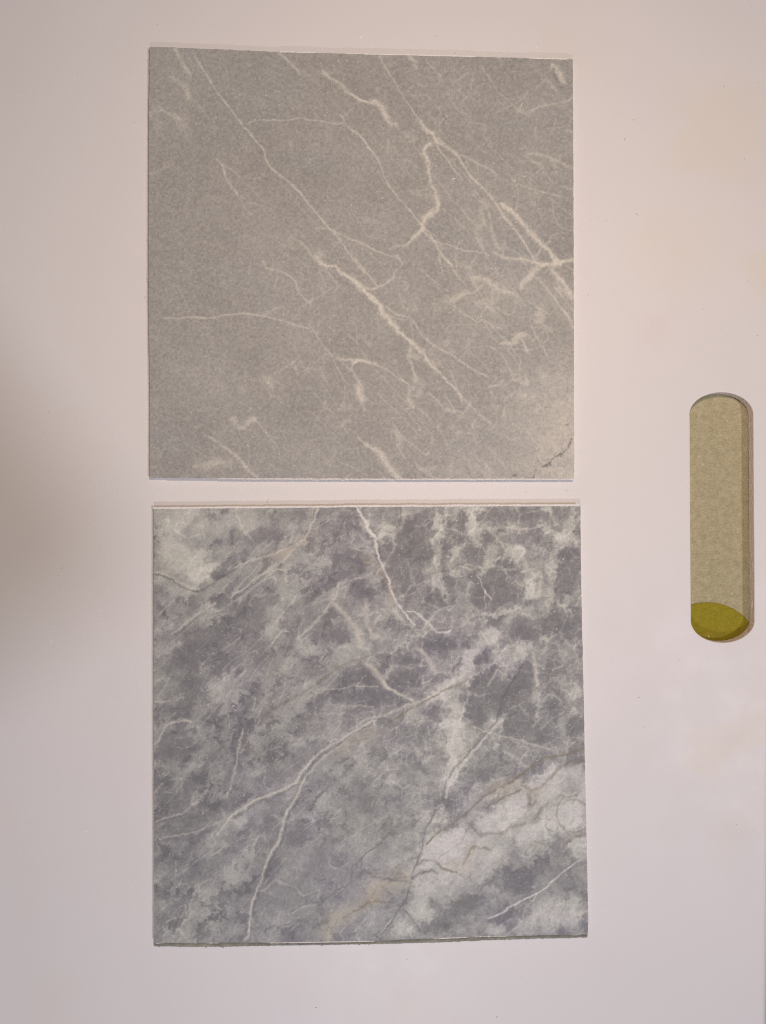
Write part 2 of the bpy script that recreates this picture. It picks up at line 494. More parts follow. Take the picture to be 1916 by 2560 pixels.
LOWER = """
E P 250 .65 : 150,200 700,170
E P 240 .95 : 200,430 400,530
E P 120 .35 : 110,620 300,700
E P 100 .3 : 1050,250 1000,370
E P 170 .35 : 1130,660 1050,720
E P 110 .35 : 1500,980 1560,1080
E P 150 .3 : 1200,1120 1480,1190
E P 60 .35 : 820,1300 780,1360
E P 60 .4 : 480,960 510,920
E P 110 .35 : 120,1130 220,1110
E P 60 .35 : 370,1300 400,1260
E P 120 .4 : 130,970 170,940
E P 80 .3 : 80,1350 120,1330
E P 90 .3 : 900,1000 960,880
E P 120 .3 : 600,1330 500,1400
E P 70 .4 : 1560,200 1620,270
E N 110 .5 : 640,340 950,300
E N 80 .5 : 520,590 700,440
E N 60 .35 : 830,380 880,360
E N 150 .45 : 700,680 560,760
E N 100 .4 : 350,820 560,780
E N 110 .65 : 700,840 900,760
E N 120 .4 : 880,660 760,700
E N 200 .5 : 380,1050 640,960
E N 120 .6 : 250,1200 430,1130
E N 110 .6 : 320,1340 350,1250
E N 100 .5 : 520,1270 650,1170
E N 130 .65 : 100,1590 280,1570
E N 110 .45 : 260,1490 420,1420
E N 120 .55 : 700,1610 800,1430
E N 70 .3 : 640,1480 620,1530
E N 110 .45 : 800,1190 880,1060
E N 90 .5 : 1040,1130 1120,1190
E N 60 .4 : 1030,1000 1100,960
E N 140 .5 : 1250,1000 1420,1000
E N 120 .4 : 1230,690 1330,640
E N 130 .65 : 1300,360 1340,270
E N 150 .65 : 1410,490 1540,470
E N 130 .65 : 1450,240 1520,170
E N 90 .5 : 1430,600 1450,620
E N 140 .55 : 1550,720 1570,740
E N 150 .7 : 1470,1340 1620,1290
E N 110 .6 : 1400,1450 1600,1460
E N 90 .5 : 1490,1570 1530,1560
E N 70 .5 : 1640,950 1660,960
E N 50 .4 : 1060,205 1080,200
E N 50 .35 : 500,1170 520,1150
E L 11 .6 : 75,570 130,585 200,615 260,645 330,680 390,695
E D 14 .6 : 75,585 130,602 200,632 260,662 330,697 390,712
E D 16 .5 : 370,715 440,690 520,635 590,585 660,548
E L 14 .6 : 640,540 720,500 800,472 880,458 960,428 1040,393 1110,360 1150,335 1180,290 1200,220 1220,170 1240,115
E D 12 .35 : 720,525 800,495 880,480
E Y 60 .4 : 900,480 1000,450 1080,400 1160,330
E L 15 .5 : 620,750 690,700 740,665 790,620 860,575 930,530 1010,470 1060,410 1100,380
E D 14 .4 : 640,760 710,712 760,675 810,635 880,590
E L 15 .5 : 200,1010 280,950 350,895 430,840 510,790
E D 16 .5 : 225,1015 300,962 370,910 440,858
E L 13 .4 : 100,890 150,830 210,780
E L 20 .45 : 1100,1050 1170,990 1230,920 1290,850 1340,780 1380,720 1390,640
E L 30,56,60 .5 : 1350,790 1400,840 1450,890 1500,970 1530,1040 1560,1090
E L 13 .4 : 1400,690 1450,665 1500,630 1590,610
E L 12 .35 : 1220,270 1290,220 1370,190
E W 16,20,28,22 .85 : 1520,112 1550,170 1590,220 1600,270 1640,320
F W 22,26,18,18,20,16,16 .8 : 0,150 40,210 65,280 110,330 125,400 150,500 180,580 210,640 225,700 250,750 275,800 310,850 360,910 400,945
F W 13,18,15 .75 : 340,850 400,860 440,890 490,930 530,980 560,1000 650,995
F D 22 .6 : 135,360 150,420 155,480
F D 13 .45 : 20,170 70,250 120,320
F D 12 .4 : 600,985 650,980
F Y 60 .35 : 40,480 120,520 230,660 200,800
E L 9 .45 : 1230,1410 1400,1400 1500,1390 1656,1395
E L 9 .4 : 1300,1510 1450,1525 1656,1530
E L 8 .35 : 1480,1615 1656,1605
E L 8 .35 : 1520,1390 1560,1340 1590,1310
E L 11 .5 : 75,1490 130,1495 190,1500
E L 11 .35 : 430,1535 500,1510 580,1500
E L 13 .4 : 190,1645 260,1620 330,1640
E B 18 .4 : 1656,1160 1560,1190 1440,1220 1330,1290 1230,1380 1150,1420 1040,1490 900,1560 830,1640
E L 14 .35 : 780,1560 800,1480 
E L 12 .35 : 950,980 955,900 990,860
F N 210 .7 : 340,270 440,420
F N 100 .6 : 440,200 490,260
F N 70 .6 : 620,220 610,290
F N 110 .7 : 720,200 725,310
F N 80 .5 : 630,390 625,410
F N 140 .5 : 920,170 1250,160
F N 110 .55 : 1410,130 1550,150
F N 70 .5 : 1540,300 1570,310
F N 90 .4 : 1290,300 1310,290
F N 80 .35 : 1340,410 1370,390
F N 150 .6 : 830,440 870,490
F N 90 .4 : 920,320 950,300
F N 80 .35 : 1000,420 1040,400
F N 220 .7 : 900,620 1090,590
F N 160 .65 : 1090,730 850,760
F N 170 .6 : 1480,480 1450,690
F N 80 .4 : 1550,560 1560,500
F N 130 .5 : 330,580 420,620
F N 60 .55 : 600,570 640,650
F N 150 .5 : 480,770 600,800
F N 120 .5 : 270,450 330,480
F N 150 .55 : 1420,930 1150,970
F N 120 .5 : 1450,1000 1550,900
F N 80 .5 : 930,920 1000,890
F N 110 .65 : 470,1070 640,1090
F N 80 .6 : 740,1070 790,1090
F N 110 .5 : 200,930 330,980
F N 90 .65 : 860,1200 890,1190
F N 110 .55 : 180,1200 330,1180
F N 140 .6 : 260,1380 400,1330
F N 120 .65 : 40,1300 90,1360
F N 120 .55 : 80,1450 250,1490
F N 80 .55 : 840,1370 950,1300
F N 190 .65 : 840,1480 820,1610
F N 220 .6 : 1000,1450 1150,1560
F N 120 .5 : 1190,1240 1120,1360
F N 170 .7 : 1350,1450 1400,1560
F N 90 .5 : 1330,1270 1360,1260
F N 90 .4 : 480,1600 530,1580
F N 70 .45 : 670,1260 690,1230
F N 120 .5 : 0,640 60,700
F N 80 .5 : 200,390 210,400
F N 60 .5 : 390,1200 420,1180
F P 110 .5 : 220,270 160,340
F P 80 .6 : 560,160 580,320
F P 60 .55 : 560,330 530,480
F P 80 .65 : 790,130 820,350
F P 70 .5 : 700,420 640,540
F P 50 .5 : 570,640 610,760
F P 110 .6 : 1100,430 1140,450
F P 46 .55 : 1000,490 850,560
F P 90 .55 : 1190,540 1220,720
F P 80 .6 : 1440,330 1350,560
F P 46 .55 : 1290,240 1420,310 1570,350
F P 56 .5 : 1480,290 1540,130
F P 56 .5 : 1370,600 1360,800
F P 34 .55 : 1130,840 950,870 800,880
F P 90 .35 : 1350,830 1100,920
F P 110 .8 : 960,1020 830,1120
F P 110 .8 : 770,1180 750,1290
F P 80 .8 : 720,1340 480,1480
F P 170 .6 : 650,1450 640,1656
F P 100 .4 : 500,1480 380,1560
F L 40,56,36 .6 : 50,1240 110,1280 180,1390
F L 26 .6 : 180,1390 260,1425 380,1490
F L 40 .5 : 400,1110 470,1170 540,1290
F L 20 .4 : 450,1310 450,1400
F P 90 .5 : 1150,1130 1200,1100
F L 26 .5 : 1240,1150 1255,1250 1260,1380
F P 50 .45 : 1280,1450 1270,1600
F P 70 .45 : 270,1140 300,1130
F L 24 .4 : 980,1280 920,1380
F P 80 .35 : 1540,1420 1560,1440
F L 40 .45 : 40,760 50,930 90,1020 160,1050
F L 22 .35 : 720,960 830,850
F L 20 .4 : 1060,450 1000,360 920,260
F L 30 .4 : 320,130 310,230 250,300
F L 20 .35 : 870,400 910,460
F B 16 .5 : 1590,1160 1480,1240 1380,1310 1260,1400 1150,1470
F B 16 .6 : 780,1330 700,1380 600,1430 520,1465 440,1510 330,1570 200,1640
F L 15 .55 : 600,1410 480,1470 300,1540 180,1590 0,1640
F L 12 .35 : 400,1530 340,1590 300,1650
F D 24 .7 : 1160,1230 1120,1290 1080,1350 1040,1430 1010,1510 990,1590 970,1650
F W 10 .6 : 830,590 870,660 890,710 940,770
F L 8 .45 : 890,700 890,860
F L 8 .3 : 1060,640 1130,580
F L 8 .3 : 820,740 880,750
F L 12 .5 : 1040,250 1130,270 1230,255 1300,240
F L 12 .4 : 1080,1060 1110,1110 1140,1130
F L 10 .35 : 870,960 850,900
G L 14 .6 : 75,200 110,170 140,120 155,65 210,45 280,35 330,40
G L 13 .5 : 710,90 690,180 670,260 655,360 630,440 615,520 590,575
G B 11 .5 : 690,210 740,225 790,265 850,295 930,300
G L 13 .3 : 720,200 780,110 830,20
G L 14,18,16,18,16,18,12 .75 : 1656,30 1580,60 1500,110 1420,160 1350,200 1290,250 1230,290 1160,360 1110,420 1080,470 1000,520 900,560 830,585 760,625 690,670 630,700 590,750 550,810 520,855
G D 24 .5 : 1590,80 1510,130 1430,180 1360,222 1300,272 1240,315 1175,382 1120,445
G D 18 .5 : 1090,490 1010,540 910,580 840,605 770,645 700,690 645,720
G L 18 .7 : 1140,440 1110,530 1080,590 1040,650 1010,720 990,780 970,850 955,900 900,980 870,1060 855,1120 830,1190 800,1260 775,1340 760,1420 745,1500 740,1560 720,1605
G L 12 .5 : 750,1530 770,1605
G D 16 .45 : 1100,600 1060,660 1030,730 1010,790 990,860 975,910 920,995 890,1070 875,1130 850,1200 820,1270 797,1350 782,1430
G L 11 .45 : 1656,60 1560,110 1480,150 1400,215 1300,290 1220,360 1140,440
G Y 60 .35 : 1656,110 1560,160 1420,230 1350,270
G L 12 .5 : 75,750 140,730 220,710 280,690 340,645 390,600
G D 14 .5 : 80,765 150,745 230,725 290,705
G L 11 .4 : 150,870 220,850 290,845 380,820 450,795 540,755
G D 10 .4 : 1180,650 1220,740 1240,800 1290,850 1330,865
G D 9 .35 : 1290,710 1380,715
G D 9 .35 : 1370,770 1450,820
G D 13 .5 : 1656,945 1600,980 1530,1050 1490,1065 1470,1170 1400,1240 1330,1290 1250,1320 1150,1340 1060,1390
G L 11 .4 : 1060,1405 1150,1358 1230,1345
G B 10 .45 : 1500,1060 1570,1100 1656,1150
G Y 100 .4 : 1656,1290 1560,1330 1450,1410 1350,1480 1300,1560
G B 16 .45 : 1656,1260 1560,1360 1470,1400 1420,1440
G L 16 .35 : 480,1160 410,1200 370,1280 340,1360 330,1430 270,1490 210,1570
G L 12 .3 : 150,1470 280,1430
G B 14 .4 : 860,600 940,610 1040,650
G D 12 .35 : 690,540 740,530 800,580
G D 16 .5 : 490,1390 530,1380 550,1430 600,1465
G D 18 .4 : 360,1510 390,1525
G D 46 .55 : 600,1255 610,1260
G N 150 .6 : 190,260 320,230
G N 170 .65 : 120,470 160,560
G N 90 .45 : 90,700 120,680
G N 80 .4 : 430,370 350,430
G N 110 .4 : 560,480 600,440
G N 100 .45 : 680,60 640,180
G N 80 .45 : 330,900 430,860
G N 150 .45 : 130,1030 330,1100
G N 110 .5 : 1060,890 1120,850
G N 90 .45 : 900,1150 940,1050
G N 130 .4 : 120,1250 160,1200
G N 90 .35 : 560,250 500,300
G N 70 .4 : 640,600 480,680
G N 70 .35 : 300,740 420,720
G N 100 .3 : 860,460 920,440
G N 90 .3 : 860,800 900,760
G N 90 .3 : 1380,1050 1400,1000
G N 80 .4 : 560,80 500,60
G P 90 .35 : 330,380 520,400
G P 100 .25 : 420,110 500,100
G P 110 .35 : 500,950 560,930
G P 160 .3 : 600,1050 680,1120
G P 120 .35 : 430,1250 480,1300
G P 200 .15 : 750,900 760,950
G P 70 .35 : 90,330 120,350
G P 90 .3 : 750,400 850,380
G P 250 .2 : 1500,800 1450,900
G P 90 .3 : 1000,250 1100,180
G P 60 .3 : 120,1360 200,1330
H P 170 .65 : 640,100 700,250
H P 90 .6 : 660,340 640,480
H P 230 .9 : 520,970 700,940
H P 110 .5 : 560,1090 720,1060
H P 150 .75 : 930,770 1150,640
H P 90 .6 : 1250,490 1440,370
H P 180 .95 : 1490,700 1530,720
H P 130 .7 : 1530,930 1580,930
H P 150 .65 : 430,1230 430,1390
H P 130 .6 : 280,1530 330,1520
H P 240 .65 : 1340,1420 1520,1400
H P 100 .55 : 950,1520 970,1510
H P 150 .45 : 1180,1500 1220,1480
H P 240 .25 : 130,950 200,1000
H P 130 .4 : 850,1000 900,990
H P 80 .5 : 1360,770 1380,770
H P 60 .35 : 960,1240 800,1270
H P 200 .2 : 80,1430 120,1440
H P 90 .4 : 570,730 490,790
H P 60 .3 : 900,600 1100,500
H P 70 .4 : 1470,500 1560,560
H P 60 .35 : 400,850 480,700
H P 400 .2 : 1100,900 1300,800
H P 300 .62 : 480,1120 900,850 1250,700 1560,560
H P 160 .5 : 1120,560 1350,480 1580,420
H P 160 .4 : 560,1250 760,1150 1000,1000
H P 200 .4 : 1250,900 1560,820
H P 130 .35 : 300,1450 480,1250
H N 150 .5 : 1080,100 1350,130
H N 120 .65 : 1510,80 1560,80
H N 170 .4 : 900,320 1050,380
H N 100 .4 : 860,420 900,440
H N 90 .35 : 1280,370 1180,420
H N 150 .6 : 1120,1190 1170,1130
H N 90 .5 : 1400,930 1450,870
H N 80 .45 : 1290,1050 1320,1050
H N 70 .5 : 1500,1220 1530,1220
H N 110 .75 : 1590,1300 1600,1360
H N 100 .85 : 1600,1480 1620,1490
H N 130 .55 : 700,1380 850,1310
H N 90 .65 : 950,1460 1050,1400
H N 90 .4 : 620,1500 500,1500
H N 44 .5 : 470,1115 510,1100
H N 40 .3 : 640,640 640,740
H N 60 .4 : 330,1340 340,1320
H N 60 .25 : 1240,560 1260,570
H N 90 .3 : 1490,520 1520,510
H N 50 .4 : 1040,1100 1060,1090
H N 80 .25 : 130,300 170,300
H N 60 .3 : 790,780 830,830
H N 80 .3 : 1440,1180 1480,1130
H W 26,22,30 .5 : 1010,30 930,110 860,190 800,260 750,320 720,370 680,440 640,500 610,580
H D 16 .6 : 960,60 900,130 830,200 780,255 720,320 670,380 640,440 610,520 590,600
H L 15 .5 : 800,70 900,110 1000,140 1100,170 1200,195 1300,220 1390,245
H D 16 .4 : 570,10 550,70 510,120
H D 14 .4 : 610,130 615,190
H B 12 .45 : 700,290 760,255 800,235
H D 14 .55 : 600,590 560,620 520,660
H L 14 .5 : 580,635 500,675 430,740
H D 15 .6 : 540,670 510,740 470,800 460,870 445,950 420,1020 390,1090 370,1170 350,1220 320,1310 280,1390 230,1460 170,1530 120,1585
H L 10 .5 : 140,1560 190,1490 240,1440
H B 18 .65 : 480,920 530,860 610,800 680,750 760,700 820,640 900,570 990,510 1090,470
H B 30 .6 : 1090,470 1180,400 1280,320 1380,290 1480,270 1600,230
H B 26 .5 : 1160,500 1240,530 1330,470 1400,400 1480,340 1600,320
H B 14 .6 : 900,660 980,610 1060,570 1150,530
H B 16 .6 : 430,1050 490,1030 550,1050 610,1100 700,1120
H B 22 .55 : 740,1070 780,990 820,940 930,960
H D 26 .55 : 380,1160 440,1120 500,1110 560,1120
H B 12 .5 : 20,1100 100,1150 180,1160 330,1165
H Y 140 .55 : 100,1240 210,1190 300,1150
H Y 120 .4 : 620,1080 760,1060 820,960
H Y 90 .35 : 930,540 1100,480 1300,560
H D 18 .4 : 180,1160 270,1180 340,1190
H B 18 .4 : 0,1360 100,1320 250,1330
H B 26 .45 : 860,840 1000,840 1080,800 1180,770
H B 40 .4 : 1230,760 1290,680 1340,620
H B 30 .5 : 1210,560 1220,640 1270,600
H B 13 .55 : 1420,620 1410,720 1450,790 1530,830 1610,800
H B 12 .45 : 1420,770 1490,840 1560,850 1610,830
H B 10 .45 : 1330,760 1340,800 1380,820 1415,780 1380,735 1340,745
H B 26 .5 : 1450,920 1520,870 1610,850
H B 20 .35 : 1320,920 1250,900
H B 16 .4 : 1480,600 1560,610 1610,640
H B 14 .35 : 1440,560 1500,580 1580,540
H D 22 .5 : 950,1100 1010,1125 1080,1120 1140,1095
H D 15 .35 : 880,1210 960,1170 1030,1150
H B 12 .35 : 810,1260 850,1220
H W 9,16,12,20,12 .75 : 1570,1030 1500,1080 1430,1140 1370,1190 1290,1260 1180,1310 1100,1350 1000,1410 920,1450
H L 11 .5 : 1290,1250 1240,1310 1190,1380 1150,1470 1080,1540 1050,1570
H D 14 .45 : 320,1390 370,1450 410,1500 440,1550
H D 15 .45 : 470,1550 520,1470 570,1420
H D 9 .5 : 620,600 635,580 670,580 682,640 680,720
H D 9 .4 : 615,610 630,680
H B 15 .45 : 790,770 830,830 870,860
H D 13 .5 : 10,1080 20,1010 90,950 150,910 210,845 290,840
H D 12 .35 : 180,700 190,600
H L 14 .35 : 1030,300 1080,320 1110,270
H L 14 .35 : 980,930 1000,1000 1060,1050
H L 12 .4 : 1560,1420 1620,1395
"""

# ------------------------------------------------------------------ tile sample builder
NG = 560

def edge_curve(pts, t):
    p = np.array(pts, float)
    d = np.r_[0, np.cumsum(np.hypot(*np.diff(p, axis=0).T))]
    d /= d[-1]
    return np.interp(t, d, p[:, 0]), np.interp(t, d, p[:, 1])

def coons(top, bottom, left, right, n):
    u = np.linspace(0, 1, n)
    tx, ty = edge_curve(top, u); bx, by = edge_curve(bottom, u)
    lx, ly = edge_curve(left, u); rx, ry = edge_curve(right, u)
    U, V = np.meshgrid(u, u)
    def blend(t, b, l, r):
        s1 = (1 - V) * t[None, :] + V * b[None, :]
        s2 = (1 - U) * l[:, None] + U * r[:, None]
        s3 = (1 - U) * (1 - V) * t[0] + U * (1 - V) * t[-1] + (1 - U) * V * b[0] + U * V * b[-1]
        return s1 + s2 - s3
    return blend(tx, bx, lx, rx), blend(ty, by, ly, ry)

def ragged(n, seed, amp):
    r = np.random.RandomState(seed)
    a = r.randn(n)
    b = np.convolve(r.randn(n + 8), np.ones(9) / 9, 'valid') * 1.3
    return amp * (0.45 * a + b)

def tile_face(name, PX, PY, masks, relief, mat, parent, seed):
    n = NG
    # frayed outline
    for row, sgn in ((0, 1), (-1, 1)):
        PY[row, :] += ragged(n, seed + row + 5, 0.55)
    for col in (0, -1):
        PX[:, col] += ragged(n, seed + col + 15, 0.45)
    z = TH + relief
    k = S * (H - z) / H
    co = np.stack([(PX - CX) * k, (CY - PY) * k, z], -1).reshape(-1, 3).astype(np.float32)
    idx = np.arange(n * n).reshape(n, n)
    quads = np.stack([idx[1:, :-1], idx[1:, 1:], idx[:-1, 1:], idx[:-1, :-1]], -1).reshape(-1, 4)
    me = bpy.data.meshes.new(name)
    me.vertices.add(n * n)
    me.vertices.foreach_set('co', co.ravel())
    me.loops.add(quads.size)
    me.loops.foreach_set('vertex_index', quads.ravel().astype(np.int32))
    me.polygons.add(len(quads))
    me.polygons.foreach_set('loop_start', np.arange(0, quads.size, 4, dtype=np.int32))
    me.update(calc_edges=True)
    me.validate()
    for nm, arr in masks.items():
        at_ = me.attributes.new(nm, 'FLOAT', 'POINT')
        at_.data.foreach_set('value', arr.ravel().astype(np.float32))
    me.materials.append(mat)
    me.shade_smooth()
    o = link(bpy.data.objects.new(name, me), parent)
    ring = np.concatenate([idx[0, :], idx[1:, -1], idx[-1, -2::-1], idx[-2:0:-1, 0]])
    return o, co[ring]

def tile_core(ring, mat, parent, inset=0.0):
    """the body of the sheet: side walls and underside, a hair below the printed face"""
    n = len(ring)
    step = 4
    r = ring[::step]
    c = r.mean(0)
    m = len(r)
    v, f = [], []
    for p in r:
        v.append((p[0], p[1], p[2] - 0.00002))
    for p in r:
        q = c + (p - c) * 0.9985
        v.append((q[0], q[1], 0.0001))
    for i in range(m):
        j = (i + 1) % m
        f.append((j, i, m + i, m + j))
    f.append(tuple(range(2 * m - 1, m - 1, -1)))
    return mesh_obj('core', v, f, mat, parent)

def burr(name, pts, out, width, height, seed, mat, parent, gaps=0.0, z0=None):
    """a frayed pale ridge along a cut edge; pts in photograph pixels, out = outward normal (image px)"""
    r = random.Random(seed)
    p = np.array(pts, float)
    L = np.hypot(*np.diff(p, axis=0).T).sum()
    n = int(L / 3.0)
    x, y = edge_curve(pts, np.linspace(0, 1, n))
    z0 = TH if z0 is None else z0
    v, f = [], []
    wob = ragged(n, seed, 1.0)
    env = np.convolve(np.random.RandomState(seed + 9).rand(n + 40), np.ones(41) / 41, 'valid')
    env = (env - env.min()) / (env.max() - env.min())
    for i in range(n):
        k = 1.0 if gaps == 0 else max(0.0, min(1.0, (env[i] - gaps) * 5 + 0.15))
        w_o = width * (0.55 + 0.12 * wob[i]) * k
        w_i = width * (0.45 + 0.4 * r.random()) * k + 0.2
        h = height * (0.5 + 0.8 * r.random()) * (0.3 + 0.7 * k)
        a = (x[i] + out[0] * w_o, y[i] + out[1] * w_o)
        b = (x[i] + out[0] * w_o * 0.2, y[i] + out[1] * w_o * 0.2)
        c = (x[i] - out[0] * w_i, y[i] - out[1] * w_i)
        v += [at(*a, z0 - 0.0009), at(*a, z0 + h * 0.3), at(*b, z0 + h), at(*c, z0 - 0.00005)]
    for i in range(n - 1):
        q = 4 * i
        for s in range(3):
            f.append((q + s, q + s + 1, q + 5 + s, q + 4 + s))
    o = mesh_obj(name, v, f, mat, parent)
    return o

# ------------------------------------------------------------------ tile materials
def attr(n, name):
    a = n.new('ShaderNodeAttribute')
    a.attribute_type = 'GEOMETRY'
    a.attribute_name = name
    return a.outputs['Fac']

def grain(n, c, amt, painted_glint):
    fine = n.noise(2600, 2, 0.6)
    mid = n.noise(900, 3, 0.65)
    g = n.math('ADD', n.math('MULTIPLY', fine, 0.5), n.math('MULTIPLY', mid, 0.5))
    lo = n.rng(g, 0.34, 0.66, 1 - amt, 1 + amt)
    hsv = n.new('ShaderNodeMix', data_type='RGBA', blend_type='MULTIPLY')
    hsv.inputs[0].default_value = 1.0
    n.lk(c, hsv.inputs[6])
    comb = n.new('ShaderNodeCombineColor')
    for i in range(3):
        n.lk(lo, comb.inputs[i])
    n.lk(comb.outputs[0], hsv.inputs[7])
    c = hsv.outputs[2]
    # glitter of the grain, painted into the colour as tiny pale dots
    sp = n.rng(n.noise(1300, 0, 0.5), 0.775, 0.81, 0, painted_glint)
    zone = n.rng(n.noise(45, 2, 0.5), 0.42, 0.62, 0.15, 1.0)
    c = n.mix(n.math('MULTIPLY', sp, zone), c, (0.78, 0.76, 0.72))
    return c, g

def mat_upper():
    n = NT('taupe_marble_print')
    cl = n.noise(38, 5, 0.6)
    c = n.mix(n.rng(cl, 0.32, 0.68), (0.318, 0.312, 0.288), (0.388, 0.382, 0.355))
    c = n.mix(n.rng(n.noise(24, 3, 0.5, n.mapping((1, 1, 1), (0, 0, 2.0))), 0.5, 0.68, 0, 0.55), c, (0.345, 0.355, 0.345))
    c = n.mix(attr(n, 'pale'), c, (0.58, 0.555, 0.49))
    c = n.mix(attr(n, 'vein'), c, (0.645, 0.62, 0.54))
    c = n.mix(attr(n, 'dark'), c, (0.13, 0.125, 0.115))
    gr = attr(n, 'grain')
    c = n.mix(n.rng(gr, 0.50, 0.85, 0, 0.20), c, (0.62, 0.59, 0.52))
    c = n.mix(n.rng(gr, 0.50, 0.15, 0, 0.24), c, (0.17, 0.165, 0.15))
    c, g = grain(n, c, 0.16, 0.7)
    n.color(c)
    n.set(0.62, 0.3)
    n.bump(g, 0.35, 0.0003)
    return n.m

def mat_lower():
    n = NT('grey_marble_print')
    v = attr(n, 'tone')
    j = n.math('ADD', v, n.math('MULTIPLY', n.math('SUBTRACT', n.noise(330, 5, 0.72, None, 0.4), 0.5), 0.34))
    c = n.ramp(j, [(0.0, (0.182, 0.176, 0.178)), (0.25, (0.262, 0.252, 0.246)), (0.5, (0.40, 0.392, 0.358)),
                   (0.75, (0.545, 0.532, 0.468)), (1.0, (0.70, 0.675, 0.61))])
    tint = n.rng(n.noise(30, 3, 0.5), 0.42, 0.6)
    c = n.mix(n.math('MULTIPLY', tint, 0.35), c, n.mix(1.0, c, (1.0, 1.02, 0.93), 'MULTIPLY'))
    tint2 = n.rng(n.noise(26, 3, 0.5, n.mapping((1, 1, 1), (0, 0, 0.8))), 0.5, 0.66)
    c = n.mix(n.math('MULTIPLY', tint2, 0.7), c, n.mix(1.0, c, (0.98, 0.96, 1.04), 'MULTIPLY'))
    c = n.mix(1.0, c, (0.955, 0.985, 1.02), 'MULTIPLY')
    c = n.mix(n.math('MULTIPLY', attr(n, 'ochre'), 0.8), c, (0.55, 0.49, 0.36))
    c = n.mix(attr(n, 'brown'), c, (0.215, 0.18, 0.125))
    c = n.mix(attr(n, 'dark'), c, (0.14, 0.142, 0.15))
    c = n.mix(attr(n, 'vein'), c, (0.645, 0.62, 0.54))
    c = n.mix(attr(n, 'white'), c, (0.75, 0.72, 0.68))
    c, g = grain(n, c, 0.17, 0.6)
    n.color(c)
    n.set(0.55, 0.35)
    n.bump(g, 0.3, 0.0003)
    return n.m

def mat_plain(name, ca, cb, scale=500, rough=0.8):
    n = NT(name)
    f = n.noise(scale, 3, 0.6)
    n.color(n.mix(n.rng(f, 0.3, 0.7), ca, cb))
    n.set(rough, 0.25)
    n.bump(f, 0.5, 0.0002)
    return n.m

M_CORE = mat_plain('pale_sheet_core', (0.60, 0.57, 0.53), (0.72, 0.69, 0.65))
M_BURR = mat_plain('frayed_white_edge', (0.76, 0.72, 0.69), (0.86, 0.83, 0.80), 900)
M_BACK = mat_plain('olive_grey_backing', (0.19, 0.18, 0.135), (0.33, 0.32, 0.25), 260)
M_CRUMB = mat_plain('white_crumb', (0.78, 0.75, 0.72), (0.88, 0.86, 0.83), 900)

# ------------------------------------------------------------------ the surface under the board
def build_ground():
    z = -DEPTH - 0.0009
    r = 0.9
    o = mesh_obj('table_surface', [(-r, -r, z), (r, -r, z), (r, r, z), (-r, r, z)], [(0, 1, 2, 3)], M_FELT)
    tag(o, kind='structure')
    # round olive-yellow patch of the same cloth
    zz = z + 0.0004
    cx, cy, rad = 1768, 1645, 139
    v, f = [], []
    N = 96
    for ring, (rr, h) in enumerate(((1.0, z), (1.0, zz - 0.0001), (0.992, zz))):
        for i in range(N):
            a = 2 * math.pi * i / N
            jr = rad * rr * (1 + 0.003 * math.sin(5 * a + 1) + 0.002 * math.sin(17 * a))
            v.append(at(cx + jr * math.cos(a), cy + jr * math.sin(a), h))
    for ring in range(2):
        for i in range(N):
            j = (i + 1) % N
            f.append((ring * N + j, ring * N + i, (ring + 1) * N + i, (ring + 1) * N + j))
    f.append(tuple(2 * N + i for i in reversed(range(N))))
    o = mesh_obj('felt_disc', v, f, M_YELLOW)
    tag(o, 'olive yellow round patch showing at the bottom of the handle slot', 'disc')

build_ground()

